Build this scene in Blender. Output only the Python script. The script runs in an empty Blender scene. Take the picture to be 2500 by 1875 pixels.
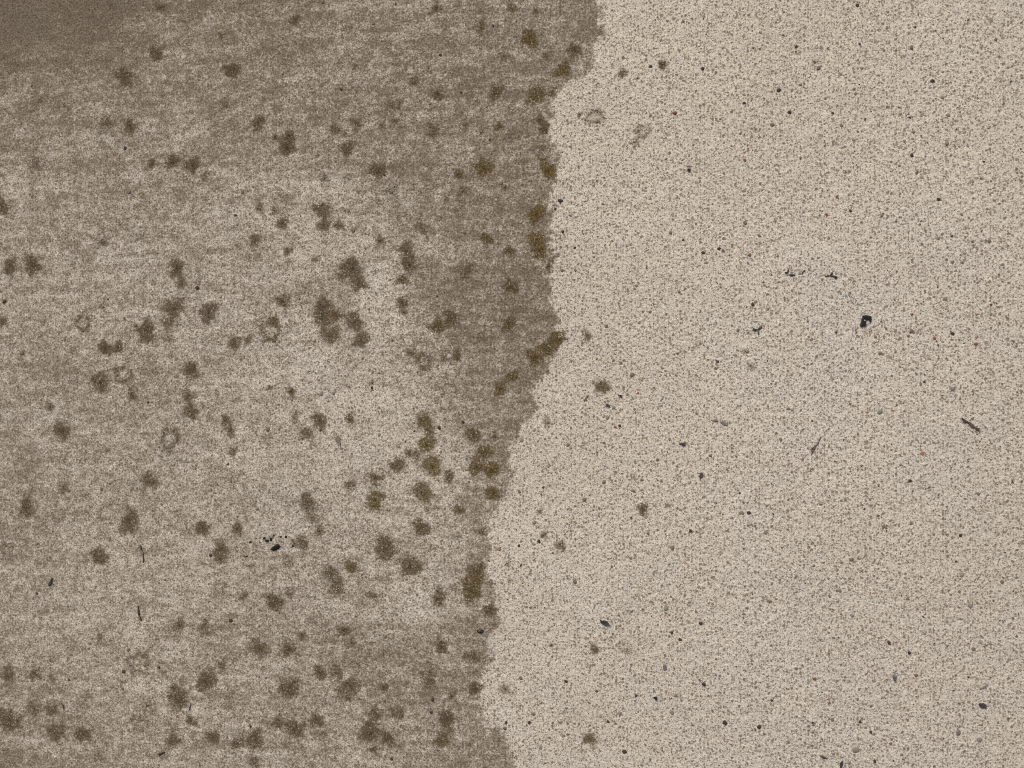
import bpy, math, random
import numpy as np

random.seed(7)
rng = np.random.default_rng(11)
SC = bpy.context.scene
COL = SC.collection
R = math.radians

# ------------------------------------------------------------------ camera
W, H = 2500.0, 1875.0                 # size of the photograph in pixels
TILT, CAM_H, LENS, SENSOR = R(9), 0.74, 26.0, 36.0
cam_d = bpy.data.cameras.new('camera')
cam = bpy.data.objects.new('camera', cam_d)
COL.objects.link(cam)
cam_d.lens, cam_d.sensor_width = LENS, SENSOR
cam_d.clip_start, cam_d.clip_end = 0.01, 200
cam.location = (CAM_H * math.tan(TILT), 0, CAM_H)
cam.rotation_euler = (0, TILT, 0)
cam_d.dof.use_dof = True
cam_d.dof.focus_distance = CAM_H / math.cos(TILT) + 0.005
cam_d.dof.aperture_fstop = 5.6
SC.camera = cam

# ------------------------------------------------------------------ sky, sun, exposure
SUN_EL, SUN_AZ = R(46), R(-20)         # the sun stands beyond the top edge of the picture
world = bpy.data.worlds.new('World')
SC.world = world
world.use_nodes = True
wn = world.node_tree
bg = wn.nodes['Background']
sky = wn.nodes.new('ShaderNodeTexSky')
sky.sky_type = 'NISHITA'
sky.sun_disc = False
sky.sun_elevation, sky.sun_rotation = SUN_EL, SUN_AZ
sky.dust_density, sky.air_density, sky.ozone_density = 9.0, 0.55, 0.3
wn.links.new(sky.outputs[0], bg.inputs[0])
bg.inputs[1].default_value = 0.10
sun_d = bpy.data.lights.new('sun', 'SUN')
sun_d.energy, sun_d.angle, sun_d.color = 1.5, R(14), (1.0, 0.96, 0.89)
sun = bpy.data.objects.new('sun', sun_d)
COL.objects.link(sun)
sun.rotation_euler = (-(math.pi / 2 - SUN_EL), 0, -SUN_AZ)
SC.view_settings.view_transform = 'Standard'
SC.view_settings.look = 'None'
SC.view_settings.gamma = 1.0
SC.view_settings.use_curve_mapping = False
SC.view_settings.exposure = 0.22
SC.cycles.use_denoising = False
SC.cycles.pixel_filter_type = 'BLACKMAN_HARRIS'
SC.cycles.filter_width = 1.15
SC.cycles.max_bounces = 3
SC.cycles.diffuse_bounces = 2
SC.cycles.glossy_bounces = 1

# ------------------------------------------------------------------ where a point of the picture lies on the pavement
K = SENSOR / 2 / LENS
CT, ST = math.cos(TILT), math.sin(TILT)

def at(px, py):
    """pixel(s) of the photograph -> x, y on the pavement plane"""
    px, py = np.asarray(px, float), np.asarray(py, float)
    cx, cy = (px - W / 2) / (W / 2) * K, -(py - H / 2) / (W / 2) * K
    dx, dy, dz = CT * cx - ST, cy, -ST * cx - CT
    t = -CAM_H / dz
    return cam.location.x + dx * t, dy * t

def to_px(x, y):
    x, y = np.clip(x, -1.6, 1.6), np.clip(y, -1.6, 1.6)
    rx, rz = x - cam.location.x, -CAM_H
    cx, cz = CT * rx - ST * rz, ST * rx + CT * rz
    d = np.maximum(-cz, 0.05)
    return (cx / d / K + 1) * W / 2, H / 2 - y / d / K * W / 2

def scale_at(px, py):
    a, b = at(px - 2, py), at(px + 2, py)
    return float(b[0] - a[0]) / 4

# ------------------------------------------------------------------ numpy noise
def vnoise(x, y, freq, seed):
    r = np.random.default_rng(seed)
    g = r.random((256, 256))
    u, v = x * freq, y * freq
    i, j = np.floor(u).astype(np.int64), np.floor(v).astype(np.int64)
    fu, fv = u - i, v - j
    fu, fv = fu * fu * (3 - 2 * fu), fv * fv * (3 - 2 * fv)
    i0, j0, i1, j1 = i & 255, j & 255, (i + 1) & 255, (j + 1) & 255
    return (g[i0, j0] * (1 - fu) + g[i1, j0] * fu) * (1 - fv) + (g[i0, j1] * (1 - fu) + g[i1, j1] * fu) * fv

def fbm(x, y, freq, seed, octaves=3):
    s, a, t = 0, 1, 0
    for o in range(octaves):
        s = s + a * vnoise(x, y, freq * 2 ** o, seed + o)
        t += a
        a *= 0.55
    return s / t

def sstep(a, b, x):
    t = np.clip((x - a) / (b - a), 0, 1)
    return t * t * (3 - 2 * t)

# ------------------------------------------------------------------ what the picture shows: edge of the washed area, grime, dark top left corner, mildew spots
F = 2500 / 2212.0
EDGE = [(1297, -400), (1297, 0), (1305, 60), (1290, 110), (1285, 148), (1262, 166), (1215, 180), (1200, 210), (1192, 250), (1190, 290),
        (1205, 320), (1210, 350), (1200, 380), (1190, 420), (1200, 470), (1200, 520), (1195, 560), (1185, 600), (1195, 640),
        (1200, 670), (1215, 700), (1214, 740), (1190, 780), (1168, 815), (1160, 850), (1172, 880), (1140, 905), (1120, 940),
        (1100, 970), (1105, 1000), (1120, 1030), (1105, 1055), (1080, 1085), (1060, 1120), (1060, 1160), (1065, 1200),
        (1060, 1240), (1070, 1290), (1075, 1320), (1066, 1360), (1065, 1400), (1052, 1440), (1040, 1480), (1045, 1520),
        (1065, 1560), (1090, 1600), (1110, 1659), (1150, 1900), (1130, 2300)]
EDGE_X = np.array([e[0] for e in EDGE]) * F
EDGE_Y = np.array([e[1] for e in EDGE]) * F

GRIME_TONE = [  # row height, then (x, darkness) pairs, darkest at the top left, read off the picture at 2212 px width
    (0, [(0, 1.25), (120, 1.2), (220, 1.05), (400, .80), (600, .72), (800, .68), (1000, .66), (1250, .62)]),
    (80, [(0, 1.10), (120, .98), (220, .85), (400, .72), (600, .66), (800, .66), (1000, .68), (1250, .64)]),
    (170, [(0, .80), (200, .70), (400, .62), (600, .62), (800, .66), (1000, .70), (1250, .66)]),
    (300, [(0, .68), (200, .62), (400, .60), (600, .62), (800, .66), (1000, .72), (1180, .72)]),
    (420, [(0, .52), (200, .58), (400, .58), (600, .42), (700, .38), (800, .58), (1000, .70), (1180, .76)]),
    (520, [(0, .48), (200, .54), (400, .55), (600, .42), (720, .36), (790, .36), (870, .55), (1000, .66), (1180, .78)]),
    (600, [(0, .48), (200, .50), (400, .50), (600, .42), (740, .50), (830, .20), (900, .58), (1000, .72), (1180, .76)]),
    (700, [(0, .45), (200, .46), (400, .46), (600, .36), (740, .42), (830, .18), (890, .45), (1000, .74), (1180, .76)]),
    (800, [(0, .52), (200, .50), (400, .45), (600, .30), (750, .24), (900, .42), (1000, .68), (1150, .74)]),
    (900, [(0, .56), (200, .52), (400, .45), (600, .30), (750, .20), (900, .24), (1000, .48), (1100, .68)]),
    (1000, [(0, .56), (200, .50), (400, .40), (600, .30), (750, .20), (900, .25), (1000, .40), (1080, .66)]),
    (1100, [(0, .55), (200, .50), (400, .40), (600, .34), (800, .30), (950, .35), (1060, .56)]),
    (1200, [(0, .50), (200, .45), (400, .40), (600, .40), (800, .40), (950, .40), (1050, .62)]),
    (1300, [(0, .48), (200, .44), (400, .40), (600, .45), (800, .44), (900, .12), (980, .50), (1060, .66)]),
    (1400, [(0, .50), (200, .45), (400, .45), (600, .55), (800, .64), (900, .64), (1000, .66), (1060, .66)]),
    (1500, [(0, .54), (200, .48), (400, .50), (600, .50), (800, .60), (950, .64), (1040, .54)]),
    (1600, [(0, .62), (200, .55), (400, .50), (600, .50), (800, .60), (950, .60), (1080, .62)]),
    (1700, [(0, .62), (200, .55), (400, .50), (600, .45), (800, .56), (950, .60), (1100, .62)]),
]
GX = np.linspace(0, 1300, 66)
GY = np.array([g[0] for g in GRIME_TONE], float)
GT = np.array([np.interp(GX, [p[0] for p in g[1]], [p[1] for p in g[1]]) for g in GRIME_TONE])

def grime_tone_field(px, py):
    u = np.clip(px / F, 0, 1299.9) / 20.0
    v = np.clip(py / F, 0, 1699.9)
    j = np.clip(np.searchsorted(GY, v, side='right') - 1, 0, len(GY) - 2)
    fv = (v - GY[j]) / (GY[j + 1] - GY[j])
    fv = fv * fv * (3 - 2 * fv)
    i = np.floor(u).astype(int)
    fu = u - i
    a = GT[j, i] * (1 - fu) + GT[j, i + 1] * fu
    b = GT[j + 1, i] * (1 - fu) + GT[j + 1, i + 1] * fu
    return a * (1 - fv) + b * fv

# mildew: x, y, radius in pixels of the photograph, strength, olive tint, ring
S = """392,19,14,5 448,55,9,4 272,13,9,4 381,131,16,8 305,190,23,7 566,172,18,8 538,90,11,4 28,165,15,4,0,1 92,195,14,3 260,304,21,5
318,307,18,7 552,261,12,4 631,300,18,7 89,400,20,5 369,402,14,6 419,396,15,8 470,403,18,9 500,428,13,5 693,358,12,4 155,256,20,3
720,47,14,6 840,66,20,3 1065,19,17,5 1013,36,10,4 1249,20,14,6,6 1173,68,17,5,6 1292,95,19,9,8 1230,136,13,5,6 986,149,19,4,0,1
869,161,11,4 1011,199,13,6 1068,229,16,7 1208,228,18,7,3 755,196,13,3 964,256,19,5 964,294,12,5 867,304,17,6 820,316,16,6,4
932,307,10,4 1057,321,16,6 1043,300,8,4 1136,307,11,5 1219,310,11,7,6 1176,323,8,4 706,332,15,8 671,335,8,6 700,362,17,8 848,364,18,7
774,389,12,4 923,419,19,8,2 796,437,10,5 1119,424,13,7,6 1181,411,21,9,8 958,468,17,5 1129,468,14,5 1087,489,12,4 787,513,19,9
635,510,13,6 671,513,12,5 1233,457,12,5 1311,28,12,4,5 1402,123,17,8,3 1333,136,11,5,3 1375,171,18,9,8 1309,234,21,8,6 1348,228,12,6,3
1618,158,12,8,5 1520,180,12,6,2 1452,285,20,7,4,1 1415,280,6,6,6 1569,321,17,7,3,1 1551,348,12,4,2 1318,292,12,7,3 1328,315,13,8,3
1326,373,16,6,0,1 1338,416,18,10,10 1472,82,14,4 1990,152,11,4,3 2370,443,12,3 2240,421,9,3 24,652,17,8 78,649,20,8 255,589,13,5
294,548,15,3 82,478,12,3 432,653,20,8 441,692,12,5 623,586,15,6 690,545,16,7 203,792,19,8,0,1 358,808,23,8 424,754,24,7 407,789,13,5,5
509,762,23,8 658,808,25,8,3,1 671,782,10,7,8 690,735,17,7 573,839,16,8,2 606,830,10,6,2 256,850,17,8 288,847,13,7,2 301,915,22,7,0,1
244,934,23,8 465,903,20,8 323,966,15,6 459,966,14,6 4,787,14,6 3,505,20,8 253,751,10,4 411,823,16,4 790,550,15,7 829,551,12,7 703,614,11,6
772,632,10,5 1027,554,18,5 929,588,15,6 992,611,19,7,2 1000,646,19,7 980,683,13,8,6 1189,586,14,8,7 1242,615,14,7,6 1119,516,14,4
860,656,23,10 875,694,16,7 834,672,16,5 1135,668,17,5,6 1151,646,16,3,6 1246,700,18,8,4 790,751,22,9 822,770,16,7,5 787,779,16,7
866,784,19,9,2 806,816,20,9,4 882,830,19,8 717,798,16,4,0,1 981,738,13,7 985,762,10,6 1068,795,18,8,6 1100,776,18,7 1241,792,16,9,4
1179,820,15,4,6 1034,884,19,8,6,1 1003,861,10,6,4 1113,868,15,6,6 1084,871,11,5 1252,918,15,7,6 1220,950,18,7,7 711,956,12,7,6
657,947,8,5 958,830,14,4 910,934,9,4 1308,524,19,10,9 1309,585,19,10,9 1317,615,15,9,9 1360,827,19,10,8 1331,852,18,9,8 1303,874,18,9,6
1434,819,13,6,3 1339,652,8,7 1472,944,17,8,5 1820,858,10,4,6 1833,893,12,4,6 1700,845,10,3,3 122,992,14,5 150,1052,20,8 465,1006,18,8,4
415,1071,24,8,0,1 551,1027,14,6 563,1052,14,6 570,1102,13,6 261,1102,9,5 155,1191,18,5 65,1239,20,8 365,1175,20,7 316,1275,26,7,1
494,1289,17,8 579,1291,16,7 541,1338,18,6,2 537,1362,18,6,2 244,1359,19,8 19,1346,16,6,0,1 142,1267,14,4 780,1027,19,8,2 720,1020,12,5
749,1058,18,6 855,1023,11,8,8 1035,1027,19,8,8 1049,1055,14,6,3 1040,1085,18,10,8 999,1106,10,7,3 1018,1115,12,6,3 970,1136,18,8,2
1056,1137,21,10,8 1095,1164,13,8,3 1154,1061,17,9,4 1209,1066,11,6,3 1182,1106,18,8,7 1163,1140,18,9,7 1201,1147,18,9,8 916,1166,15,6
855,1185,16,6 916,1220,20,10,9 1030,1200,24,8,6 1204,1204,18,8,7 1122,1245,14,6,6 750,1226,20,7 761,1264,15,5 780,1296,13,6 736,1327,20,6
1029,1288,20,8,3 940,1340,27,8,1 1002,1383,23,10,2 858,1384,16,7,7 809,1403,23,7 1163,1397,22,8,5 1176,1296,12,5 704,1375,15,5
1138,1194,12,4 1336,1030,12,5,3 1570,1242,15,7,4 1630,1235,9,4,2 1317,1250,9,5 1327,1307,10,6,3 1368,1333,14,6,4 1241,1375,8,5 1425,1087,7,4,3
438,1524,16,6 500,1521,12,5 497,1549,15,4 339,1619,27,7,0,1 244,1552,13,5 502,1663,23,8 434,1708,24,7 427,1682,14,6 544,1622,14,5
633,1584,25,6,3 671,1470,20,8 20,1650,20,6 85,1644,16,6 130,1657,11,5 82,1730,22,5 127,1733,15,6 202,1727,18,4 19,1758,28,7,2 136,1787,22,6
204,1793,20,7 342,1765,20,6,0,1 361,1723,16,4 421,1809,20,6 468,1761,14,6 519,1802,17,7 623,1806,20,8 579,1815,16,6 538,1435,16,5,0,1
595,1454,12,5 240,1844,14,4 709,1448,13,5 821,1442,19,5 907,1451,14,6,4 1151,1442,26,9,6 1071,1461,18,7,4 1195,1489,16,8 839,1540,17,6
859,1568,13,5 704,1584,18,7 738,1551,12,6 1078,1578,17,7 1154,1603,20,5,2 780,1641,16,7 821,1641,16,6 706,1679,23,8 850,1682,26,7
937,1676,13,6 1046,1657,24,5 1160,1681,15,10 1103,1701,11,6 1233,1682,16,5,3 1090,1753,21,8 920,1742,18,6 970,1742,18,6 901,1787,24,8
945,1803,17,8 771,1758,18,7 717,1780,22,8 676,1768,16,5 1079,1809,18,7,5 912,1831,12,6 787,1793,12,5 619,1863,16,5 1451,1584,12,7,5
1346,1576,8,5,2 1440,1805,16,7,5 1531,1587,14,4,4 1244,1416,10,4"""
SPOTS = []
for tok in S.split():
    v = [float(q) for q in tok.split(',')] + [0, 0]
    SPOTS.append((v[0], v[1], v[2], v[3] / 10, v[4] / 10, v[5]))
while len(SPOTS) < 296:                   # the many small faint ones in between
    x, y = rng.uniform(0, 1400), rng.uniform(0, H)
    if x > np.interp(y, EDGE_Y, EDGE_X) - 10 or any((x - q[0]) ** 2 + (y - q[1]) ** 2 < (q[2] + 16) ** 2 for q in SPOTS):
        continue
    SPOTS.append((x, y, rng.uniform(6, 12), rng.uniform(.28, .55), max(0., rng.uniform(-.6, .6)) if x > 800 else 0., 0))
N_SEEN = len(SPOTS)
for k in range(260):                      # the stains go on beyond the picture
    x, y = rng.uniform(-1500, 1250), rng.uniform(-1300, 3200)
    if -20 < x < 2520 and -20 < y < 1895:
        continue
    if x > np.interp(y, EDGE_Y, EDGE_X) - 15:
        continue
    SPOTS.append((x, y, rng.uniform(9, 25), rng.uniform(.3, .95), max(0, rng.uniform(-.5, .8)), 1 if rng.random() < .1 else 0))

# ------------------------------------------------------------------ pavement sheet
def axis(core, step, mid, mstep, far):
    a = np.arange(-core, core + step / 2, step)
    m = np.arange(core + mstep, mid, mstep)
    f, s, p = [], mstep, mid
    while p < far:
        f.append(p); s *= 1.5; p += s
    o = np.concatenate([m, f])
    return np.concatenate([-o[::-1], a, o])

XS = axis(0.60, 0.0016, 1.2, 0.010, 40.0)
YS = axis(0.46, 0.0016, 1.1, 0.010, 40.0)
NX, NY = len(XS), len(YS)
GXX, GYY = np.meshgrid(XS, YS, indexing='ij')
PX, PY = to_px(GXX, GYY)

nz_edge = fbm(GXX, GYY, 70, 100, 4) - 0.5
nz_edge2 = vnoise(GXX, GYY, 380, 140) - 0.5
edge_s = PX - np.interp(PY, EDGE_Y, EDGE_X) + nz_edge * 60 + nz_edge2 * 22
clean = sstep(-9, 11, edge_s)
streak = fbm(GXX * 0.22, GYY, 75, 200, 3) - 0.5      # drag marks of the broom finish
streak2 = fbm(GXX * 0.12, GYY, 240, 210, 2) - 0.5
cloud = fbm(GXX, GYY, 22, 220, 4) - 0.5
mott = fbm(GXX, GYY, 75, 230, 2) - 0.5
grit = fbm(GXX, GYY, 160, 240, 2) - 0.5
dirt_left = 0.17 + 0.79 * grime_tone_field(PX, PY) + streak * 0.18 + streak2 * 0.28 + cloud * 0.16 + mott * 0.24 + grit * 0.24  # grime, plus the extra darkness of the top left corner
def bump2(cx, cy, rx, ry):
    return np.exp(-((PX - cx) / rx) ** 2 - ((PY - cy) / ry) ** 2)
warm = np.clip(.42 + .45 * bump2(1900, 150, 700, 330) + .35 * bump2(1480, 900, 260, 700) - .30 * bump2(2150, 780, 380, 260) - .35 * bump2(1900, 1750, 900, 420)
               + 1.5 * (fbm(GXX, GYY, 26, 250, 4) - .5), 0, 1)
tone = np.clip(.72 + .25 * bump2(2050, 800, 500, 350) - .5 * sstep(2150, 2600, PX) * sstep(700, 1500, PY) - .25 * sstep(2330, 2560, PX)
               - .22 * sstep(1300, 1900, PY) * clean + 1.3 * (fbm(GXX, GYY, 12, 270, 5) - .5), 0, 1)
dirt_right = -0.06 + 0.75 * np.clip(fbm(GXX, GYY, 18, 280, 4) - 0.46, 0, 1) + grit * 0.10 + mott * .12
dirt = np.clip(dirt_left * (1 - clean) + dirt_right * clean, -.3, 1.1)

mil = np.zeros((NX, NY)); olv = np.zeros((NX, NY))
spot_world = []
for k, (px, py, rp, st, ol, ring) in enumerate(SPOTS):
    x, y = (float(q) for q in at(px, py))
    r = rp * scale_at(px, py)
    spot_world.append((x, y, r))
    r *= 1.32
    spot_world[-1] = (x, y, r)
    q = r * 2.3
    i0, i1 = np.searchsorted(XS, [x - q, x + q]); j0, j1 = np.searchsorted(YS, [y - q, y + q])
    if i1 <= i0 or j1 <= j0:
        continue
    dx, dy = GXX[i0:i1, j0:j1] - x, GYY[i0:i1, j0:j1] - y
    th = np.arctan2(dy, dx)
    ph = rng.uniform(0, 6.28, 4)
    rr = r * (1 + .14 * np.sin(2 * th + ph[0]) + .10 * np.sin(3 * th + ph[1]) + .07 * np.sin(5 * th + ph[2]))
    d = np.hypot(dx, dy) / rr + (fbm(dx + x, dy + y, 300, 300, 2) - .5) * 0.42
    a = .8 * (1 - sstep(.30, 1.15, d)) + .2 * (1 - sstep(.6, 2.0, d))
    if ring:
        a = a * (0.35 + 0.65 * sstep(.25, .7, d))
    a = a * st
    mil[i0:i1, j0:j1] = 1 - (1 - mil[i0:i1, j0:j1]) * (1 - a)
    halo = np.clip(1.25 - d * .6, 0, 1) * ol * st
    olv[i0:i1, j0:j1] = np.maximum(olv[i0:i1, j0:j1], halo)
olv *= 0.4 + 0.6 * np.clip(mil * 1.6, 0, 1)

inner = (1 - sstep(.62, .9, np.abs(GXX))) * (1 - sstep(.48, .8, np.abs(GYY)))
relief = (vnoise(GXX, GYY, 330, 400) - .5) * 0.00050 + (vnoise(GXX, GYY, 150, 410) - .5) * 0.00045 + (fbm(GXX, GYY, 14, 420) - .5) * 0.0012
relief = relief * inner * (0.65 + .35 * clean)
ZZ = relief

def height(x, y):
    i = np.clip(np.searchsorted(XS, x), 0, NX - 1); j = np.clip(np.searchsorted(YS, y), 0, NY - 1)
    return ZZ[i, j]

def dirt_at(x, y):
    i = np.clip(np.searchsorted(XS, x), 0, NX - 1); j = np.clip(np.searchsorted(YS, y), 0, NY - 1)
    return dirt[i, j], clean[i, j], mil[i, j]

def mesh_np(name, co, faces, smooth=True):
    """co (n,3); faces (m,k) with the same number of corners"""
    me = bpy.data.meshes.new(name)
    co = np.ascontiguousarray(co, np.float32); faces = np.ascontiguousarray(faces, np.int32)
    m, k = faces.shape
    me.vertices.add(len(co)); me.vertices.foreach_set('co', co.ravel())
    me.loops.add(m * k); me.loops.foreach_set('vertex_index', faces.ravel())
    me.polygons.add(m); me.polygons.foreach_set('loop_start', np.arange(0, m * k, k, dtype=np.int32))
    me.polygons.foreach_set('use_smooth', np.full(m, smooth))
    me.update(calc_edges=True)
    return me

def attr(me, name, data, kind='FLOAT'):
    a = me.attributes.new(name, kind, 'POINT')
    if kind == 'FLOAT':
        a.data.foreach_set('value', np.ascontiguousarray(data, np.float32).ravel())
    else:
        a.data.foreach_set('color', np.ascontiguousarray(data, np.float32).ravel())

# ------------------------------------------------------------------ materials
def new_mat(name):
    m = bpy.data.materials.new(name)
    m.use_nodes = True
    nt = m.node_tree
    return m, nt, nt.nodes, nt.links, nt.nodes['Principled BSDF']

class NB:
    """short-hand for building node trees"""
    def __init__(self, nt):
        self.nt, self.n, self.l = nt, nt.nodes, nt.links
    def put(self, sock, v):
        if isinstance(v, bpy.types.NodeSocket):
            self.l.new(v, sock)
        elif v is not None:
            sock.default_value = v
    def math(self, op, a, b=None, clamp=False):
        n = self.n.new('ShaderNodeMath'); n.operation = op; n.use_clamp = clamp
        self.put(n.inputs[0], a)
        if b is not None: self.put(n.inputs[1], b)
        return n.outputs[0]
    def mix(self, f, a, b, mode='MIX'):
        n = self.n.new('ShaderNodeMix'); n.data_type = 'RGBA'; n.blend_type = mode
        self.put(n.inputs[0], f); self.put(n.inputs[6], a); self.put(n.inputs[7], b)
        return n.outputs[2]
    def step(self, v, a, b, lo=0.0, hi=1.0):
        n = self.n.new('ShaderNodeMapRange'); n.interpolation_type = 'SMOOTHSTEP'
        self.put(n.inputs[0], v); self.put(n.inputs[1], a); self.put(n.inputs[2], b)
        self.put(n.inputs[3], lo); self.put(n.inputs[4], hi)
        return n.outputs[0]
    def noise(self, vec, scale, detail=2, rough=.5):
        n = self.n.new('ShaderNodeTexNoise'); self.put(n.inputs['Vector'], vec)
        n.inputs['Scale'].default_value = scale; n.inputs['Detail'].default_value = detail; n.inputs['Roughness'].default_value = rough
        return n.outputs[0]
    def vor(self, vec, scale, rnd=1.0):
        n = self.n.new('ShaderNodeTexVoronoi'); n.voronoi_dimensions = '2D'; self.put(n.inputs['Vector'], vec)
        n.inputs['Scale'].default_value = scale; n.inputs['Randomness'].default_value = rnd
        return n.outputs['Distance'], n.outputs['Color']
    def attr(self, name):
        n = self.n.new('ShaderNodeAttribute'); n.attribute_name = name
        return n
    def sep(self, c):
        n = self.n.new('ShaderNodeSeparateColor'); self.put(n.inputs[0], c)
        return n.outputs
    def bump(self, h, dist, strength=1.0):
        n = self.n.new('ShaderNodeBump'); n.inputs['Strength'].default_value = strength
        n.inputs['Distance'].default_value = dist; self.put(n.inputs['Height'], h)
        return n.outputs[0]

def concrete_material():
    m, nt, n, l, bsdf = new_mat('weathered_concrete')
    b = NB(nt)
    vec = n.new('ShaderNodeTexCoord').outputs['Object']
    dirt_a, mil_a, olv_a = b.attr('dirt').outputs['Fac'], b.attr('mildew').outputs['Fac'], b.attr('olive').outputs['Fac']
    warm_a, tone_a = b.attr('warm').outputs['Fac'], b.attr('tone').outputs['Fac']
    # cement paste: grey to cream, with slow drifts of tone
    paste = b.mix(warm_a, (.445, .440, .400, 1), (.478, .445, .370, 1))
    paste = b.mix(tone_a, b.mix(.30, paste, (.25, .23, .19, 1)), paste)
    fine = b.noise(vec, 520.0, 3, .75)
    fs = b.step(fine, .33, .67)
    c = b.mix(fs, b.mix(.40, paste, (.20, .170, .125, 1)), b.mix(.42, paste, (.70, .67, .59, 1)))
    # sand in the paste, too small to pick apart: three sizes, each with its own colours
    for sc, rad, dens, ca, cb in ((780.0, .50, .34, (.085, .066, .045, 1), (.24, .20, .15, 1)),
                                  (470.0, .46, .38, (.125, .100, .072, 1), (.27, .235, .18, 1)),
                                  (270.0, .38, .30, (.085, .064, .043, 1), (.22, .185, .138, 1))):
        d, rc = b.vor(vec, sc)
        sp = b.sep(rc)
        size = b.math('MULTIPLY_ADD', sp[2], rad * .7)
        size.node.inputs[2].default_value = rad * .42
        wob = b.math('ADD', d, b.math('MULTIPLY', b.math('SUBTRACT', fine, .5), .55))
        inside = b.step(b.math('SUBTRACT', wob, size), -.10, .02, 1.0, 0.0)
        here = b.math('MULTIPLY', inside, b.math('LESS_THAN', sp[0], dens))
        c = b.mix(b.math('MULTIPLY', here, .86), c, b.mix(sp[1], ca, cb))
    # grime: settles in clumps between the grain tops
    gr = b.noise(vec, 150.0, 5, .82)
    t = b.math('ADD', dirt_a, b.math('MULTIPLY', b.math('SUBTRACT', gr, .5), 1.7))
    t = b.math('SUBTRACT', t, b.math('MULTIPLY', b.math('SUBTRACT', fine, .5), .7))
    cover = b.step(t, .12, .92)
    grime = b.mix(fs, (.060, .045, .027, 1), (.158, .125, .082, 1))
    grime = b.mix(b.step(dirt_a, .72, 1.02), grime, b.mix(fs, (.040, .030, .018, 1), (.112, .088, .056, 1)))  # darkens further where the amount is highest, mostly the top left corner
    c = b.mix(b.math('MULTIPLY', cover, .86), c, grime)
    # mildew film, speckled by clean sand grains
    sp_d, sp_c = b.vor(vec, 400.0)
    tops = b.math('MULTIPLY', b.step(sp_d, .20, .36, 1.0, 0.0), b.math('LESS_THAN', b.sep(sp_c)[0], .22))
    mm = b.step(b.math('ADD', mil_a, b.math('MULTIPLY', b.math('SUBTRACT', gr, .5), .8)), .10, .70)
    mm = b.math('MULTIPLY', mm, b.math('SUBTRACT', 1.0, b.math('MULTIPLY', tops, .8)))
    film = b.mix(olv_a, b.mix(fs, (.030, .022, .011, 1), (.100, .075, .042, 1)), b.mix(fs, (.036, .024, .003, 1), (.120, .084, .020, 1)))
    c = b.mix(b.math('MULTIPLY', mm, .84), c, film)
    l.new(c, bsdf.inputs['Base Color'])
    bsdf.inputs['Roughness'].default_value = .95
    bsdf.inputs['Specular IOR Level'].default_value = .12
    h = b.math('ADD', fine, b.math('MULTIPLY', b.noise(vec, 230.0, 1, .5), 1.1))
    l.new(b.bump(h, .0011, .6), bsdf.inputs['Normal'])
    return m

def speck_material(name, rough=.85):
    """sand with its colour in the point attribute 'tint'"""
    m, nt, n, l, bsdf = new_mat(name)
    b = NB(nt)
    vec = n.new('ShaderNodeTexCoord').outputs['Object']
    col = b.attr('tint').outputs['Color']
    mott = b.noise(vec, 900.0, 3, .6)
    l.new(b.mix(1.0, col, b.mix(mott, (.55, .55, .55, 1), (1.45, 1.42, 1.38, 1)), 'MULTIPLY'), bsdf.inputs['Base Color'])
    bsdf.inputs['Roughness'].default_value = rough
    bsdf.inputs['Specular IOR Level'].default_value = .12
    return m

def solid_material(name, ca, cb, scale=500.0, rough=.7, bump=.0004, spec=.15):
    m, nt, n, l, bsdf = new_mat(name)
    b = NB(nt)
    vec = n.new('ShaderNodeTexCoord').outputs['Object']
    f = b.noise(vec, scale, 4, .65)
    l.new(b.mix(b.step(f, .34, .66), ca + (1,), cb + (1,)), bsdf.inputs['Base Color'])
    bsdf.inputs['Roughness'].default_value = rough
    bsdf.inputs['Specular IOR Level'].default_value = spec
    if bump:
        l.new(b.bump(b.noise(vec, scale * 1.6, 3, .6), bump, .6), bsdf.inputs['Normal'])
    return m

M = {
    'concrete': concrete_material(),
    'sand': speck_material('sand'),
    'mildew': speck_material('mildew', .95),
    'grain_brown': solid_material('grain_brown', (.120, .098, .076), (.170, .145, .115)),
    'grain_grey': solid_material('grain_grey', (.150, .138, .120), (.225, .208, .180)),
    'grain_black': solid_material('grain_black', (.030, .024, .018), (.060, .050, .040), rough=.8),
    'grain_red': solid_material('grain_red', (.145, .058, .038), (.205, .090, .062)),
    'grain_ochre': solid_material('grain_ochre', (.230, .130, .055), (.300, .185, .095)),
    'grain_pink': solid_material('grain_pink', (.300, .215, .170), (.380, .285, .235)),
    'black_sheet': solid_material('black_sheet', (.008, .009, .012), (.019, .019, .024), 260, .6, .0002),
    'charcoal_leaf': solid_material('charcoal_leaf', (.028, .026, .026), (.052, .050, .050), 300, .75),
    'grey_leaf': solid_material('grey_leaf', (.120, .108, .088), (.168, .152, .126), 300, .8),
    'mauve': solid_material('mauve', (.125, .110, .110), (.190, .170, .162), 400, .8),
    'slate': solid_material('slate', (.030, .028, .034), (.066, .060, .064), 420, .65),
    'blue_grey': solid_material('blue_grey', (.072, .078, .088), (.145, .150, .150), 380, .7),
    'husk': solid_material('husk', (.045, .034, .030), (.088, .070, .062), 420, .8),
    'olive_leaf': solid_material('olive_leaf', (.062, .054, .040), (.125, .112, .086), 420, .75),
    'moss_twig': solid_material('moss_twig', (.050, .052, .040), (.090, .092, .070), 420, .85),
    'twig': solid_material('twig', (.042, .032, .024), (.085, .068, .052), 420, .85),
    'tar': solid_material('tar', (.009, .008, .007), (.030, .026, .021), 600, .7, .0008),
    'flint': solid_material('flint', (.014, .012, .013), (.036, .031, .031), 240, .42, .0005, .5),
}

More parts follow.
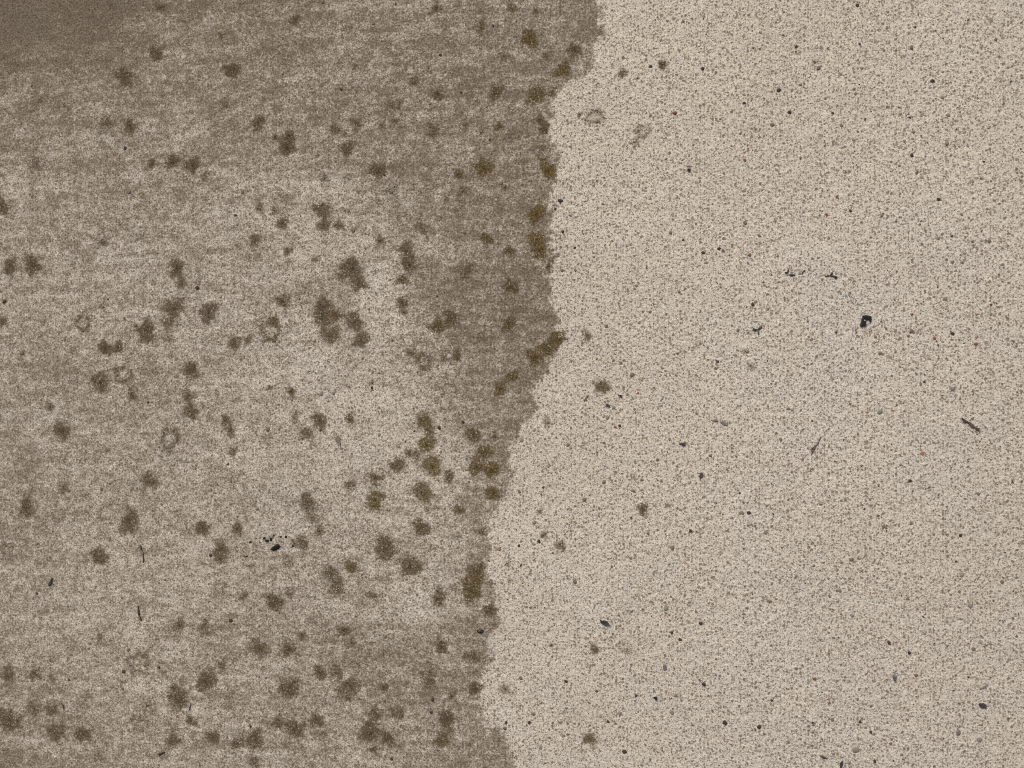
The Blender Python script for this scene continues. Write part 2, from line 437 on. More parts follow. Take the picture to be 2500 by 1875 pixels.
# ------------------------------------------------------------------ build the pavement
idx = np.arange(NX * NY).reshape(NX, NY)
quads = np.stack([idx[:-1, :-1], idx[1:, :-1], idx[1:, 1:], idx[:-1, 1:]], -1).reshape(-1, 4)
me = mesh_np('pavement', np.stack([GXX, GYY, ZZ], -1).reshape(-1, 3), quads)
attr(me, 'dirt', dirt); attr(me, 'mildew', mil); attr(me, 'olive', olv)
attr(me, 'warm', warm); attr(me, 'tone', tone)
me.materials.append(M['concrete'])
pavement = bpy.data.objects.new('pavement', me)
COL.objects.link(pavement)
pavement['kind'] = 'structure'
pavement['label'] = 'weathered concrete pavement, stained and mildewed on one side, washed pale on the other'

# ------------------------------------------------------------------ sand grains
def specks(name, x, y, r, tint, mat, lift=.35, sides=6, sink=.0):
    """many low mounds joined: rim of `sides` points and a raised top each"""
    k = len(x)
    th = (np.arange(sides) / sides * 2 * np.pi)[None, :] + rng.uniform(0, 6.28, (k, 1)) + rng.uniform(-.3, .3, (k, sides))
    rad = r[:, None] * rng.uniform(.65, 1.2, (k, sides))
    el = rng.uniform(.6, 1.0, (k, 1)); rot = rng.uniform(0, 3.14, (k, 1))
    u, v = np.cos(th) * rad, np.sin(th) * rad * el
    vx, vy = x[:, None] + u * np.cos(rot) - v * np.sin(rot), y[:, None] + u * np.sin(rot) + v * np.cos(rot)
    z0 = height(x, y)
    co = np.zeros((k, sides + 1, 3))
    co[:, :sides, 0], co[:, :sides, 1] = vx, vy
    co[:, :sides, 2] = (z0 - .00012 - sink)[:, None]
    co[:, sides, 0], co[:, sides, 1] = x, y
    co[:, sides, 2] = z0 + np.minimum(r * lift, .0009) + .00012
    base = (np.arange(k) * (sides + 1))[:, None]
    s = np.arange(sides)
    f = np.stack([base + s[None, :], base + ((s + 1) % sides)[None, :], np.broadcast_to(base + sides, (k, sides))], -1).reshape(-1, 3)
    me = mesh_np(name, co.reshape(-1, 3), f)
    c = np.ones((k, sides + 1, 4)); c[..., :3] = tint[:, None, :]
    attr(me, 'tint', c.reshape(-1, 4), 'FLOAT_COLOR')
    me.materials.append(mat)
    return me

def child(name, me, parent, loc=(0, 0, 0), rz=0.0):
    o = bpy.data.objects.new(name, me)
    COL.objects.link(o)
    o.parent = parent
    o.location = loc
    o.rotation_euler = (0, 0, rz)
    return o

PAL = np.array([(.140, .112, .082), (.180, .150, .112), (.100, .078, .056), (.215, .184, .140), (.036, .028, .020), (.190, .095, .062),
                (.300, .205, .110), (.170, .160, .145)])
def scatter(n, margin=180):
    px, py = rng.uniform(-margin, W + margin, n), rng.uniform(-margin, H + margin, n)
    x, y = at(px, py)
    return x, y

# dark sand showing in the washed paste
x, y = scatter(56000)
dd, cc, mm_ = dirt_at(x, y)
keep = rng.random(len(x)) < (.18 + .82 * cc) * (1 - .7 * mm_)
x, y, cc = x[keep], y[keep], cc[keep]
r = .00045 + .00085 * rng.random(len(x)) ** 3.0
tint = PAL[rng.choice(8, len(x), p=[.30, .20, .24, .10, .07, .02, .02, .05])] * rng.uniform(.75, 1.2, (len(x), 1))
o = child('dark_sand', specks('dark_sand', x, y, r, tint, M['sand'], .25), pavement)
o['kind'] = 'stuff'; o['label'] = 'dark sand grains showing in the cement'
# pale sand tops poking out of grime and mildew
x, y = scatter(52000)
dd, cc, mm_ = dirt_at(x, y)
keep = rng.random(len(x)) < (.45 + .9 * mm_) * (1 - .75 * cc)
x, y, mm_ = x[keep], y[keep], mm_[keep]
r = .00026 + .00042 * rng.random(len(x)) ** 2.5 + .00016 * mm_
tint = np.array([(.46, .41, .34)]) * rng.uniform(.55, 1.15, (len(x), 1)) * (1 - .12 * mm_[:, None])
o = child('pale_sand', specks('pale_sand', x, y, r, tint, M['sand'], .5), pavement)
o['kind'] = 'stuff'; o['label'] = 'pale sand grains poking through the grime'

# the larger grains, one by one
def grain_mesh(name, seed, mat):
    g = np.random.default_rng(seed)
    n = 8
    th = np.arange(n) / n * 2 * np.pi + g.uniform(-.2, .2, n)
    rad = g.uniform(.78, 1.12, n)
    el = g.uniform(.62, .95)
    co = []
    for k, (s, z) in enumerate(((1.0, -.12), (.90, .14), (.55, .26))):
        for i in range(n):
            co.append((math.cos(th[i]) * rad[i] * s, math.sin(th[i]) * rad[i] * s * el, z + g.uniform(-.03, .03)))
    co.append((0, 0, .30))
    me = bpy.data.meshes.new(name)
    f = []
    for k in range(2):
        for i in range(n):
            j = (i + 1) % n
            f.append((k * n + i, k * n + j, (k + 1) * n + j, (k + 1) * n + i))
    for i in range(n):
        f.append((2 * n + i, 2 * n + (i + 1) % n, 3 * n))
    me.from_pydata(co, [], f)
    for p in me.polygons: p.use_smooth = True
    me.materials.append(mat)
    return me

GRAINS = {k: [grain_mesh('grain', 50 + i, M[k]) for i in range(6)] for k in
          ('grain_brown', 'grain_grey', 'grain_black', 'grain_red', 'grain_ochre')}
# grains read off the picture: x, y, radius px, colour
FIXED = [(1830, 622, 6.5, 'red'), (2018, 524, 7, 'red'), (2281, 826, 6, 'red'), (2251, 1107, 8, 'ochre'), (1502, 1043, 6, 'red'),
         (1960, 1122, 5, 'red'), (2226, 767, 5.5, 'red'), (1218, 1340, 8, 'ochre'), (2117, 1007, 5, 'red'), (1899, 625, 5, 'red'),
         (2147, 1006, 10, 'grey'), (2148, 862, 7, 'brown'), (2225, 808, 8, 'brown'), (2326, 949, 11, 'grey'), (1543, 915, 9, 'brown'),
         (1605, 1122, 7, 'brown'), (1474, 1177, 8, 'brown'), (1426, 1220, 8, 'brown'), (1545, 1197, 7, 'grey'), (1483, 1019, 8, 'grey'),
         (1498, 995, 7, 'grey'), (1513, 1039, 6, 'black'), (1813, 1253, 7, 'brown'), (1828, 1252, 8, 'black'), (2158, 1286, 7, 'brown'),
         (2078, 1366, 8, 'brown'), (1686, 1297, 7, 'black'), (1367, 490, 8, 'black'), (1927, 274, 8, 'black'), (2276, 198, 9, 'black'),
         (1901, 221, 8, 'black'), (1944, 114, 7, 'black'), (1817, 252, 7, 'black'), (1716, 168, 7, 'black'), (2099, 108, 5, 'black'),
         (2225, 116, 9, 'brown'), (2300, 238, 8, 'grey'), (2314, 281, 9, 'grey'), (2221, 287, 5, 'black'), (2076, 515, 6, 'black'),
         (2291, 581, 8, 'grey'), (2325, 576, 4, 'black'), (2326, 640, 7, 'brown'), (2349, 641, 6, 'brown'), (1755, 607, 7, 'black'),
         (1716, 617, 7, 'black'), (1765, 612, 7, 'brown'), (1725, 641, 6, 'grey'), (1668, 586, 5, 'black'), (1372, 660, 6, 'brown'),
         (1403, 605, 5, 'black'), (1374, 566, 6, 'black'), (1371, 490, 6, 'black'), (1356, 510, 6, 'black'), (1480, 797, 7, 'brown'),
         (1498, 880, 6, 'brown'), (1516, 886, 7, 'brown'), (1752, 883, 6, 'black'), (1802, 806, 7, 'brown'), (1838, 744, 8, 'black'),
         (833, 218, 6, 'black'), (1075, 134, 6, 'black'), (1125, 225, 5, 'black'), (1204, 63, 5, 'black'), (966, 11, 4, 'black'),
         (788, 7, 4, 'black'), (939, 427, 4, 'black'), (691, 182, 4, 'black'), (1047, 165, 4, 'black'), (389, 1630, 5.5, 'black'),
         (169, 1660, 5, 'black'), (90, 1449, 5, 'black'), (612, 1774, 5, 'black'), (302, 1640, 7, 'black'), (300, 1680, 6, 'brown'),
         (1056, 1709, 6, 'black'), (1053, 1739, 6, 'black'), (1236, 1764, 6, 'black'), (1233, 1777, 6, 'brown'), (956, 1853, 6, 'black'),
         (557, 1133, 4, 'black'), (514, 1356, 6, 'black'), (783, 1050, 5, 'black'), (785, 961, 8, 'grey'), (814, 960, 7, 'grey'),
         (908, 947, 6, 'black'), (1012, 1052, 4, 'black'), (1072, 1044, 7, 'black'), (1130, 1030, 6, 'black'), (1274, 1075, 8, 'grey'),
         (628, 1241, 7, 'grey'), (726, 1248, 6, 'grey'), (1272, 1380, 5, 'black'), (1316, 1322, 6, 'black'), (1267, 1332, 6, 'black'),
         (731, 731, 4, 'black'), (1067, 723, 4, 'black'), (579, 548, 7, 'grey'), (575, 526, 5, 'black'), (264, 731, 4, 'black'),
         (2090, 1830, 12, 'grey'), (2126, 1787, 6, 'black'), (1640, 1740, 10, 'grey'), (1718, 1670, 8, 'black'), (1770, 1764, 9, 'black'),
         (1660, 1562, 7, 'black'), (1626, 1486, 9, 'grey'), (1640, 1545, 7, 'black'), (1711, 1522, 8, 'black'), (1513, 1742, 9, 'grey'),
         (1525, 1835, 8, 'black'), (1485, 1762, 6, 'black'), (1989, 1657, 7, 'red'), (2025, 1716, 6, 'red'), (2100, 1762, 6, 'black'),
         (2340, 1790, 10, 'brown'), (2392, 1806, 10, 'grey'), (2446, 1420, 8, 'brown'), (2348, 1404, 9, 'grey'), (2370, 1479, 10, 'grey'),
         (2426, 1467, 4, 'black'), (1880, 1469, 8, 'brown'), (1984, 1764, 5, 'black'), (1854, 1774, 8, 'black'), (2032, 1757, 8, 'brown'),
         (1292, 1764, 7, 'black'), (1232, 1778, 6, 'black'), (1302, 1743, 7, 'brown'), (1382, 1663, 6, 'black'), (1553, 1699, 6, 'black')]
# loose things and their keep-out circles come from this list too
THINGS_AT = [(2114, 783), (2365, 1035), (1985, 1090), (1478, 1519), (673, 1335), (652, 1318), (826, 1076), (1484, 989), (1513, 967), (1429, 973),
             (1746, 1026), (1768, 1032), (1667, 1084), (2170, 1568), (2219, 1593), (2184, 1655), (2397, 1722), (2402, 1675), (1851, 806),
             (1922, 663), (1934, 671), (1960, 664), (2028, 674), (1174, 1541), (340, 1499), (1682, 405), (1682, 416), (1622, 1629), (1600, 1706),
             (2010, 1848), (2053, 1866), (123, 1420), (347, 1346), (1712, 1160), (394, 1839), (155, 1723), (464, 1727), (714, 1333)]
placed = [(a, b, 20) for a, b in THINGS_AT]
parts = []
for px, py, rp, c in FIXED:
    parts.append((px, py, rp, 'grain_' + c)); placed.append((px, py, rp))
while len(parts) < 298:
    px, py = random.uniform(10, W - 10), random.uniform(10, H - 10)
    right = px > np.interp(py, EDGE_Y, EDGE_X)
    if not right and random.random() < .72: continue
    rp = 4.6 + 4.2 * random.random() ** 2
    if any((px - a) ** 2 + (py - b) ** 2 < (q + rp + 14) ** 2 for a, b, q in placed): continue
    c = random.choices(('grain_brown', 'grain_grey', 'grain_black', 'grain_red'), (.50, .26, .20, .04))[0]
    parts.append((px, py, rp, c)); placed.append((px, py, rp))
for px, py, rp, c in parts:
    x, y = (float(q) for q in at(px, py))
    o = child('grain', random.choice(GRAINS[c]), pavement, (x, y, float(height(x, y))), random.uniform(0, 6.28))
    s = rp * scale_at(px, py) * .80
    o.scale = (s, s, s)

# ------------------------------------------------------------------ mildew: a crust of crumbs for each spot
for k in range(N_SEEN):
    px, py, rp, st, ol, ring = SPOTS[k]
    x, y, r = spot_world[k]
    n = int(26 + 80 * st * (r / .0075) ** 1.7)
    d = np.abs(rng.normal(0, .50, n)) if not ring else np.abs(rng.normal(.70, .17, n))
    th = rng.uniform(0, 6.28, n)
    ph = rng.uniform(0, 6.28, 2)
    d = d * r * (1 + .18 * np.sin(2 * th + ph[0]) + .12 * np.sin(3 * th + ph[1]))
    cx, cy = x + d * np.cos(th), y + d * np.sin(th)
    cr = rng.uniform(.00022, .00062, n) * (.8 + .3 * st)
    base = np.array((.044, .033, .020)) * (1 - ol) + np.array((.054, .036, .007)) * ol
    tint = base[None, :] * rng.uniform(.55, 1.5, (n, 1)) * (1.35 - .4 * st)
    o = child('mildew_spot', specks('mildew_spot', cx, cy, cr, tint, M['mildew'], .45, 5), pavement)
    o['label'] = ('ring-shaped mildew spot with a paler centre' if ring else
                  'olive brown mildew spot' if ol > .45 else 'dark brown mildew spot' if st > .65 else 'faint brown mildew spot')

# ------------------------------------------------------------------ loose things lying on the pavement
def tag(o, label, cat, group=None):
    o['label'], o['category'] = label, cat
    if group: o['group'] = group
    return o

def pts(base, f, zs):
    """points read in an enlarged cut-out -> pixels of the photograph"""
    return [(base[0] + x * f, base[1] + y * f) for x, y in zs]

def world_poly(pp):
    x, y = at([p[0] for p in pp], [p[1] for p in pp])
    return np.stack([x, y], -1)

def ear_clip(P):
    P = [tuple(p) for p in P]
    n = len(P)
    area = sum(P[i][0] * P[(i + 1) % n][1] - P[(i + 1) % n][0] * P[i][1] for i in range(n))
    I = list(range(n)) if area > 0 else list(range(n))[::-1]
    order = list(I)
    tri = []
    def cr(a, b, c): return (b[0] - a[0]) * (c[1] - a[1]) - (b[1] - a[1]) * (c[0] - a[0])
    guard = 0
    while len(I) > 3 and guard < 2000:
        guard += 1
        for k in range(len(I)):
            a, b, c = I[k - 1], I[k], I[(k + 1) % len(I)]
            if cr(P[a], P[b], P[c]) <= 1e-14: continue
            if any(cr(P[a], P[b], P[q]) >= 0 and cr(P[b], P[c], P[q]) >= 0 and cr(P[c], P[a], P[q]) >= 0 for q in I if q not in (a, b, c)): continue
            tri.append((a, b, c)); I.pop(k); break
        else:
            break
    if len(I) >= 3: tri.append(tuple(I[:3]))
    return tri, order

def refine(pp, seg):
    """split long edges and roughen them a little"""
    out = []
    n = len(pp)
    for i in range(n):
        a, b = np.array(pp[i], float), np.array(pp[(i + 1) % n], float)
        k = max(1, int(np.hypot(*(b - a)) / seg))
        for j in range(k):
            p = a + (b - a) * j / k
            if j: p = p + rng.uniform(-.25, .25, 2)
            out.append(tuple(p))
    return out

def sheet(name, pp, mat, thick=.0006, curl=.0008, parent=None, z0=.0003, seg=3.0):
    """a thin torn piece with real thickness: outline, bottom, bevelled top, slightly curled"""
    P = world_poly(refine(pp, seg))
    c = P.mean(0)
    L = P - c
    n = len(L)
    tri, order = ear_clip(L)
    size = np.abs(L).max()
    ph = random.uniform(0, 6.28)
    def lift(q): return curl * ((q[0] * math.cos(ph) + q[1] * math.sin(ph)) / size) ** 2 + curl * .25 * math.sin(q[0] * 2100 + q[1] * 1700)
    co = []
    for s, z in ((1.0, 0), (1.0, thick * .65), (1 - min(.07, .00022 / size), thick)):
        for q in L:
            co.append((q[0] * s, q[1] * s, z0 + z + max(0, lift(q)) ))
    f = [tuple(reversed(t)) for t in tri] + [tuple(i + 2 * n for i in t) for t in tri]
    for k in range(2):
        for i in range(n):
            a, b = order[i], order[(i + 1) % n]
            f.append((k * n + a, k * n + b, (k + 1) * n + b, (k + 1) * n + a))
    me = bpy.data.meshes.new(name)
    me.from_pydata(co, [], f); me.update()
    me.materials.append(M[mat])
    o = bpy.data.objects.new(name, me)
    COL.objects.link(o)
    zc = float(height(c[0], c[1]))
    if parent is None:
        o.location = (c[0], c[1], zc)
    else:
        o.parent = parent
        o.location = (c[0] - parent.location.x, c[1] - parent.location.y, zc - parent.location.z)
    return o

def tube(name, pp, widths, mat, parent=None, z0=.0004, sides=7, flat=.8):
    """a twig or stalk along pixels pp, widths in pixels at each of them"""
    P = world_poly(pp)
    w = [a * scale_at(*p) / 2 for a, p in zip(widths, pp)]
    Q, Wd = [], []
    for i in range(len(P) - 1):
        k = max(2, int(np.hypot(*(P[i + 1] - P[i])) / .0012))
        for j in range(k):
            t = j / k
            Q.append(P[i] * (1 - t) + P[i + 1] * t + (rng.uniform(-.00016, .00016, 2) if j else 0))
            Wd.append((w[i] * (1 - t) + w[i + 1] * t) * random.uniform(.86, 1.14))
    Q.append(P[-1]); Wd.append(w[-1])
    Q = np.array(Q); c = P.mean(0)
    co, f, n = [], [], len(Q)
    for i in range(n):
        d = Q[min(i + 1, n - 1)] - Q[max(i - 1, 0)]
        d = d / (np.hypot(*d) + 1e-9); nn = np.array((-d[1], d[0]))
        for s in range(sides):
            a = 2 * math.pi * s / sides
            q = Q[i] - c + nn * math.cos(a) * Wd[i]
            co.append((q[0], q[1], z0 + Wd[i] * flat * (1 + math.sin(a)) - .0001))
    for i in range(n - 1):
        for s in range(sides):
            t = (s + 1) % sides
            f.append((i * sides + s, i * sides + t, (i + 1) * sides + t, (i + 1) * sides + s))
    f.append(tuple(range(sides))[::-1]); f.append(tuple((n - 1) * sides + s for s in range(sides)))
    me = bpy.data.meshes.new(name)
    me.from_pydata(co, [], f); me.update()
    for p in me.polygons: p.use_smooth = True
    me.materials.append(M[mat])
    o = bpy.data.objects.new(name, me); COL.objects.link(o)
    zc = float(height(c[0], c[1]))
    if parent is None:
        o.location = (c[0], c[1], zc)
    else:
        o.parent = parent
        o.location = (c[0] - parent.location.x, c[1] - parent.location.y, zc - parent.location.z)
    return o

def stone(name, pp, mat, tall=.5, rough=.10, facets=False, z0=-.0003):
    """a lump whose plan follows the outline pp"""
    P = world_poly(refine(pp, 2.2))
    c = P.mean(0); L = P - c
    n = len(L); size = np.abs(L).max()
    h = size * tall
    co = []
    rings = ((.90, 0), (1.0, .30), (.93, .62), (.70, .88), (.35, 1.0))
    for s, z in rings:
        for i, q in enumerate(L):
            k = 1 + random.uniform(-rough, rough)
            co.append((q[0] * s * k, q[1] * s * k, z0 + h * z * (1 + random.uniform(-rough, rough) * .6) + q[1] * .12 * z))
    co.append((0, 0, z0 + h))
    f = [tuple(range(n))[::-1]]
    for k in range(len(rings) - 1):
        for i in range(n):
            j = (i + 1) % n
            f.append((k * n + i, k * n + j, (k + 1) * n + j, (k + 1) * n + i))
    for i in range(n):
        f.append(((len(rings) - 1) * n + i, (len(rings) - 1) * n + (i + 1) % n, len(rings) * n))
    a = sum(L[i][0] * L[(i + 1) % n][1] - L[(i + 1) % n][0] * L[i][1] for i in range(n))
    if a < 0: f = [t[::-1] for t in f]
    me = bpy.data.meshes.new(name)
    me.from_pydata(co, [], f); me.update()
    for p in me.polygons: p.use_smooth = not facets
    me.materials.append(M[mat])
    o = bpy.data.objects.new(name, me); COL.objects.link(o)
    o.location = (c[0], c[1], float(height(c[0], c[1])))
    return o

def blob(px, py, a, b, deg, n=11):
    t = R(deg)
    out = []
    for i in range(n):
        th = 2 * math.pi * i / n
        k = random.uniform(.8, 1.18)
        u, v = a * math.cos(th) * k, b * math.sin(th) * k
        out.append((px + u * math.cos(t) - v * math.sin(t), py + u * math.sin(t) + v * math.cos(t)))
    return out

def root(name, px, py):
    o = bpy.data.objects.new(name, None); COL.objects.link(o)
    x, y = (float(q) for q in at(px, py))
    o.location = (x, y, 0); o.empty_display_size = .005
    return o

Z1, Z2, Z3 = .06304, .0788, .1261
# torn black flake
tag(sheet('torn_flake', pts((2080, 750), Z1, [(385, 322), (540, 318), (640, 335), (748, 368), (745, 430), (766, 470), (742, 530), (716, 602),
    (668, 586), (692, 540), (640, 492), (600, 488), (566, 508), (540, 498), (445, 428), (448, 520), (470, 540), (530, 548), (552, 600), (530, 650),
    (552, 722), (400, 732), (300, 732), (310, 640), (350, 540), (380, 412), (452, 384), (384, 366)]), 'black_sheet', .0008, .0006),
    'torn black flake with a bite out of its lower corner', 'flake')
# seed husk
t = tag(root('seed_husk', 2365, 1035), 'long dark brown seed husk lying slantwise on the washed concrete', 'husk')
sheet('husk_body', pts((2320, 1000), Z2, [(330, 238), (400, 278), (520, 358), (590, 398), (660, 428), (705, 480), (762, 552), (700, 572), (640, 557),
    (600, 472), (548, 432), (520, 388), (400, 398), (378, 340)]), 'husk', .0011, .0005, t)
sheet('husk_tail', pts((2320, 1000), Z2, [(745, 560), (800, 565), (890, 572), (896, 640), (884, 700), (868, 650), (780, 622)]), 'husk', .0007, .0003, t)
# pointed leaf
t = tag(root('pointed_leaf', 1985, 1092), 'small pointed grey leaf with a thin bent stalk', 'leaf')
sheet('blade', pts((1950, 1050), Z2, [(603, 412), (552, 472), (512, 560), (478, 600), (480, 660), (440, 712), (380, 778), (397, 700), (374, 625),
    (402, 566), (470, 490)]), 'olive_leaf', .0006, .0012, t)
tube('stalk', pts((1950, 1050), Z2, [(600, 418), (622, 330), (660, 268), (695, 205)]), (2.6, 1.8, 2.2, 1.6), 'twig', t)
# charcoal leaf
tag(sheet('charcoal_leaf', pts((1440, 1490), Z1, [(398, 333), (440, 348), (470, 396), (520, 372), (590, 388), (680, 428), (740, 500), (792, 588),
    (700, 581), (590, 588), (545, 545), (460, 512), (430, 470), (404, 432)]), 'charcoal_leaf', .0007, .0009),
    'charcoal leaf scrap with a notched end', 'leaf')
# grey wedge
tag(sheet('leaf_scrap', pts((800, 1050), Z1, [(333, 258), (400, 222), (482, 262), (494, 420), (512, 540), (520, 664), (488, 592), (400, 482), (318, 432),
    (300, 345)]), 'grey_leaf', .0006, .0006), 'flat grey wedge-shaped leaf scrap on the stained side', 'leaf')
# black crumbs
CR = [(658, 442, 106, 50, -30, 'largest black crumb, a long one, on the stained side'),
      (492, 318, 44, 34, 0, 'roundish black crumb above the longest black crumb'),
      (566, 292, 30, 42, 10, 'upright black crumb between the round crumb and the small pair'),
      (440, 272, 26, 34, 20, 'thin dark crumb at the upper left of the round black crumb'),
      (985, 420, 30, 27, 0, 'smooth round black crumb apart from the other black crumbs'),
      (752, 244, 28, 20, -25, 'small black crumb, first of the pair above the longest crumb'),
      (855, 246, 30, 24, 20, 'small black crumb, second of the pair, beside a brown spot'),
      (172, 346, 28, 22, -10, 'black crumb farthest from the longest crumb, towards the stained edge'),
      (276, 270, 20, 15, -20, 'tiny black crumb, outer one of two left of the round crumb'),
      (350, 266, 16, 13, 10, 'tiny black crumb, inner one of two left of the round crumb'),
      (620, 222, 24, 20, 0, 'brownish black crumb above the upright crumb'),
      (92, 622, 30, 18, -10, 'flat dark crumb below and left of all other black crumbs')]
for x, y, a, b, dg, lab in CR:
    tag(stone('black_crumb', blob(590 + x * Z3, 1280 + y * Z3, a * Z3, b * Z3, dg), 'tar', .42, .16), lab, 'crumb', 'black crumbs on the stained concrete')
# chips and scraps on the washed side
B = (1400, 940)
tag(sheet('stone_chip', pts(B, Z3, [(622, 358), (670, 358), (712, 405), (690, 424), (636, 408)]), 'slate', .0016, .0001), 'dark slate chip beside a grey grain, mid washed side', 'stone chip')
tag(sheet('stone_chip', pts(B, Z3, [(863, 193), (930, 188), (937, 247), (905, 230)]), 'tar', .0012, .0001), 'tiny black triangular chip below a mildew spot', 'stone chip')
tag(sheet('forked_scrap', pts(B, Z3, [(292, 183), (272, 240), (258, 268), (272, 302), (235, 286), (200, 308), (186, 286), (225, 260), (240, 213)]), 'mauve', .0006, .0004),
    'mauve grey forked scrap near the edge of the stain', 'scrap')
B = (1640, 1000)
tag(sheet('grey_flake', pts(B, Z3, [(780, 212), (840, 178), (880, 184), (898, 216), (830, 228)]), 'mauve', .0007, .0003), 'thin mauve grey flake, smaller of two side by side', 'flake')
tag(sheet('grey_flake', pts(B, Z3, [(928, 240), (980, 212), (1040, 240), (1082, 270), (1084, 307), (1000, 302)]), 'mauve', .0008, .0004), 'mauve grey flake, larger of two side by side', 'flake')
tag(sheet('stone_chip', pts(B, Z3, [(138, 655), (200, 638), (266, 638), (262, 690), (216, 708), (184, 680)]), 'slate', .0014, .0002), 'dark grey chip with a pale thin end, mid washed side', 'stone chip')
B = (2130, 1560)
tag(stone('stone_chip', pts(B, Z3, [(283, 60), (308, 18), (350, 60), (362, 115), (320, 118), (295, 92)]), 'husk', .5, .08, True), 'pointed brown black stone chip, uppermost of three in a triangle', 'stone chip')
tag(stone('stone_chip', pts(B, Z3, [(688, 238), (720, 228), (752, 275), (715, 317), (690, 292)]), 'slate', .5, .08, True), 'small dark stone chip, rightmost of three in a triangle', 'stone chip')
tag(stone('stone_chip', pts(B, Z3, [(388, 688), (467, 688), (467, 760), (440, 824), (410, 792), (393, 750)]), 'blue_grey', .5, .08, True), 'wedge-shaped blue grey stone chip, lowest of three in a triangle', 'stone chip')
B = (2340, 1640)
tag(sheet('slate_flake', pts(B, Z3, [(383, 608), (480, 598), (532, 640), (527, 704), (490, 668), (450, 694), (400, 662)]), 'slate', .0018, .0004),
    'bluish black slate flake with a nick in its lower edge', 'flake')
tag(tube('twig', pts(B, Z3, [(405, 330), (470, 310), (520, 265), (566, 230)]), (3, 4.5, 4.5, 2.5), 'mauve'), 'pale mauve twig above the bluish black slate flake', 'twig')
# forked green twig
t = tag(root('forked_twig', 1849, 806), 'greenish Y-shaped twig on the washed concrete', 'twig')
B = (1800, 770)
tube('branch', pts(B, Z2, [(478, 410), (530, 440), (612, 440)]), (4, 5.5, 3), 'moss_twig', t)
tube('branch', pts(B, Z2, [(612, 440), (690, 395), (745, 335)]), (3, 4.6, 4), 'moss_twig', t)
tube('stem', pts(B, Z2, [(616, 440), (655, 520), (660, 602)]), (3, 3.8, 3.4), 'moss_twig', t)
B = (1900, 640)
tag(tube('twig', pts(B, Z3, [(196, 128), (180, 196), (128, 208)]), (2.5, 4.5, 4), 'twig'), 'hooked dark twig on the washed concrete', 'twig')
tag(tube('twig', pts(B, Z3, [(214, 246), (262, 250), (328, 248)]), (3, 5, 2.5), 'moss_twig'), 'short straight twig just below the hooked twig', 'twig')
tag(tube('twig', pts(B, Z3, [(520, 160), (490, 172), (456, 222)]), (3, 2.6, 4), 'twig'), 'little bent twig between the hooked twig and the branched twig', 'twig')
t = tag(root('branched_twig', 2028, 674), 'thin branched dark twig above the torn black flake', 'twig')
tube('stem', pts(B, Z3, [(902, 276), (1000, 262), (1060, 272), (1128, 294)]), (2.5, 2.6, 4.5, 5.5), 'twig', t)
tube('branch', pts(B, Z3, [(1008, 258), (1022, 232), (1050, 208)]), (2.5, 4.5, 4), 'twig', t)
# black pebble on the stained side
tag(stone('pebble', pts((1140, 1510), Z1, [(383, 465), (440, 424), (590, 413), (668, 470), (600, 560), (560, 604), (500, 577), (400, 512)]), 'flint', .62, .07, True),
    'glossy black angular pebble just inside the stain edge', 'pebble')
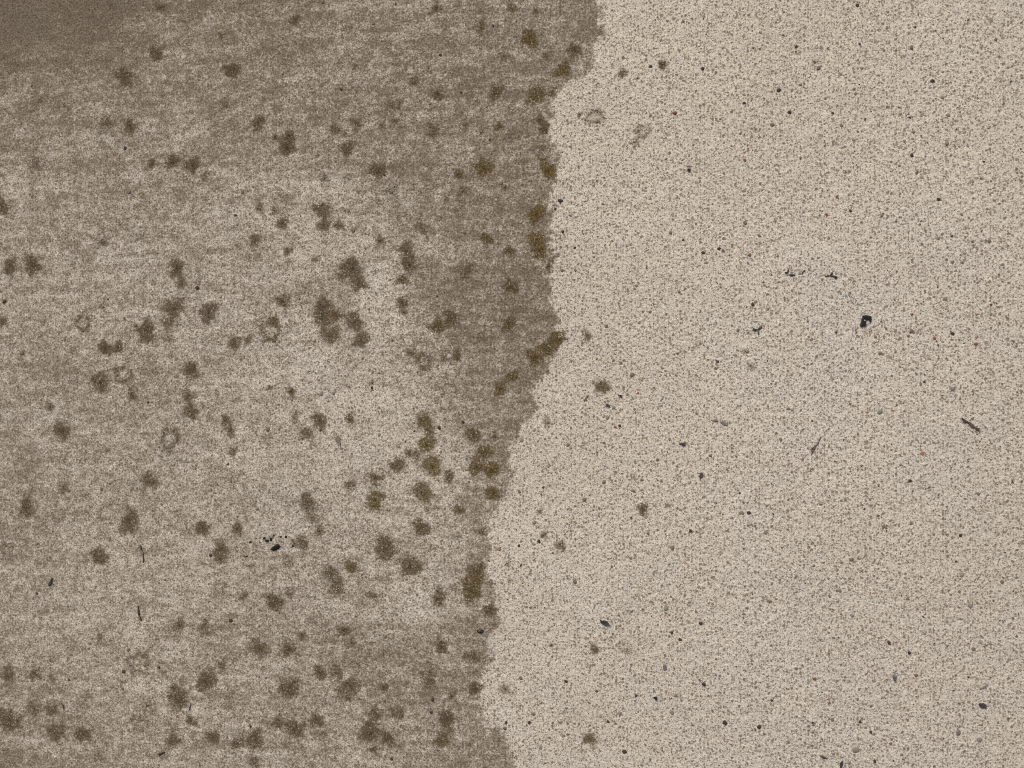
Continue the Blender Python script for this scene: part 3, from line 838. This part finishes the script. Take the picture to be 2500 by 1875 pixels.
# twigs on the stained side
tag(tube('twig', pts((300, 1470), Z2, [(478, 96), (498, 250), (508, 380), (545, 470), (572, 556)]), (1.6, 4.2, 3.4, 3, 3.6), 'twig'), 'thin upright dark twig on the stained concrete', 'twig')
t = tag(root('dry_bud', 347, 1346), 'slender dry bud with tip and tail on the stained concrete', 'bud')
B = (300, 1310)
tube('tip', pts(B, Z2, [(516, 254), (556, 320), (592, 410)]), (2.5, 4.2, 3), 'moss_twig', t)
sheet('bud_scale', pts(B, Z2, [(545, 470), (600, 430), (655, 505), (645, 600), (655, 660), (620, 640), (578, 560)]), 'grey_leaf', .0009, .0005, t)
tube('tail', pts(B, Z2, [(640, 640), (652, 720), (628, 806)]), (3, 2.2, 1.8), 'twig', t)
tag(sheet('dark_sliver', pts((90, 1390), Z2, [(492, 238), (480, 420), (440, 470), (370, 525), (365, 430), (430, 340)]), 'slate', .0008, .0006), 'bluish black sliver near the stained edge', 'sliver')
tag(tube('twig', [(385, 1842), (394, 1838), (402, 1836)], (2.5, 5, 3), 'twig'), 'stubby dark twig lowest on the stained side', 'twig')
tag(tube('twig', [(150, 1716), (155, 1722), (157, 1731)], (1.6, 3, 2.4), 'twig'), 'tiny dark splinter among faint brown spots', 'twig')
tag(tube('twig', [(466, 1717), (464, 1727), (463, 1734)], (1.6, 2.6, 2), 'twig'), 'hair-thin upright splinter on the stained concrete', 'twig')
# pink pebble and the dark chip under it
B = (1640, 370)
tag(stone('pebble', pts(B, Z1, [(538, 562), (600, 520), (690, 492), (794, 572), (700, 612), (600, 604)]), 'grain_pink', .45, .06), 'pinkish tan pebble on the washed concrete', 'pebble')
tag(sheet('stone_chip', pts(B, Z1, [(584, 676), (732, 664), (722, 740), (690, 795), (655, 735), (600, 740), (640, 705)]), 'tar', .0007, .0002), 'black jagged chip touching the pinkish pebble', 'stone chip')
# lower part of the washed side
tag(sheet('leaf_scrap', [(1618.5, 1621), (1626.5, 1623), (1628, 1632), (1622.5, 1638), (1619.5, 1634)], 'blue_grey', .0007, .0004), 'blue grey narrow leaf scrap on the washed side', 'leaf')
tag(sheet('stone_chip', [(1595, 1702), (1603.5, 1700), (1604, 1712), (1599, 1707)], 'tar', .0012, .0001), 'black chip with a tail below the blue grey scrap', 'stone chip')
tag(tube('seed', [(2001, 1843), (2009, 1847), (2019, 1851)], (3, 6.5, 3), 'husk'), 'dark slender seed near the lower edge of the washed side', 'seed')
tag(sheet('leaf_scrap', [(2050, 1862), (2057, 1855), (2058, 1866), (2053, 1876), (2049.5, 1872)], 'charcoal_leaf', .0007, .0004), 'dark leaf scrap cut by the lower picture edge', 'leaf')
tag(sheet('husk_scrap', pts((1670, 1120), Z1, [(598, 538), (660, 528), (722, 533), (742, 600), (700, 640), (732, 700), (640, 742), (640, 775), (622, 812),
    (605, 740), (572, 682), (600, 620)]), 'husk', .0012, .0006), 'crumpled dark purple-brown husk with a tail', 'husk')
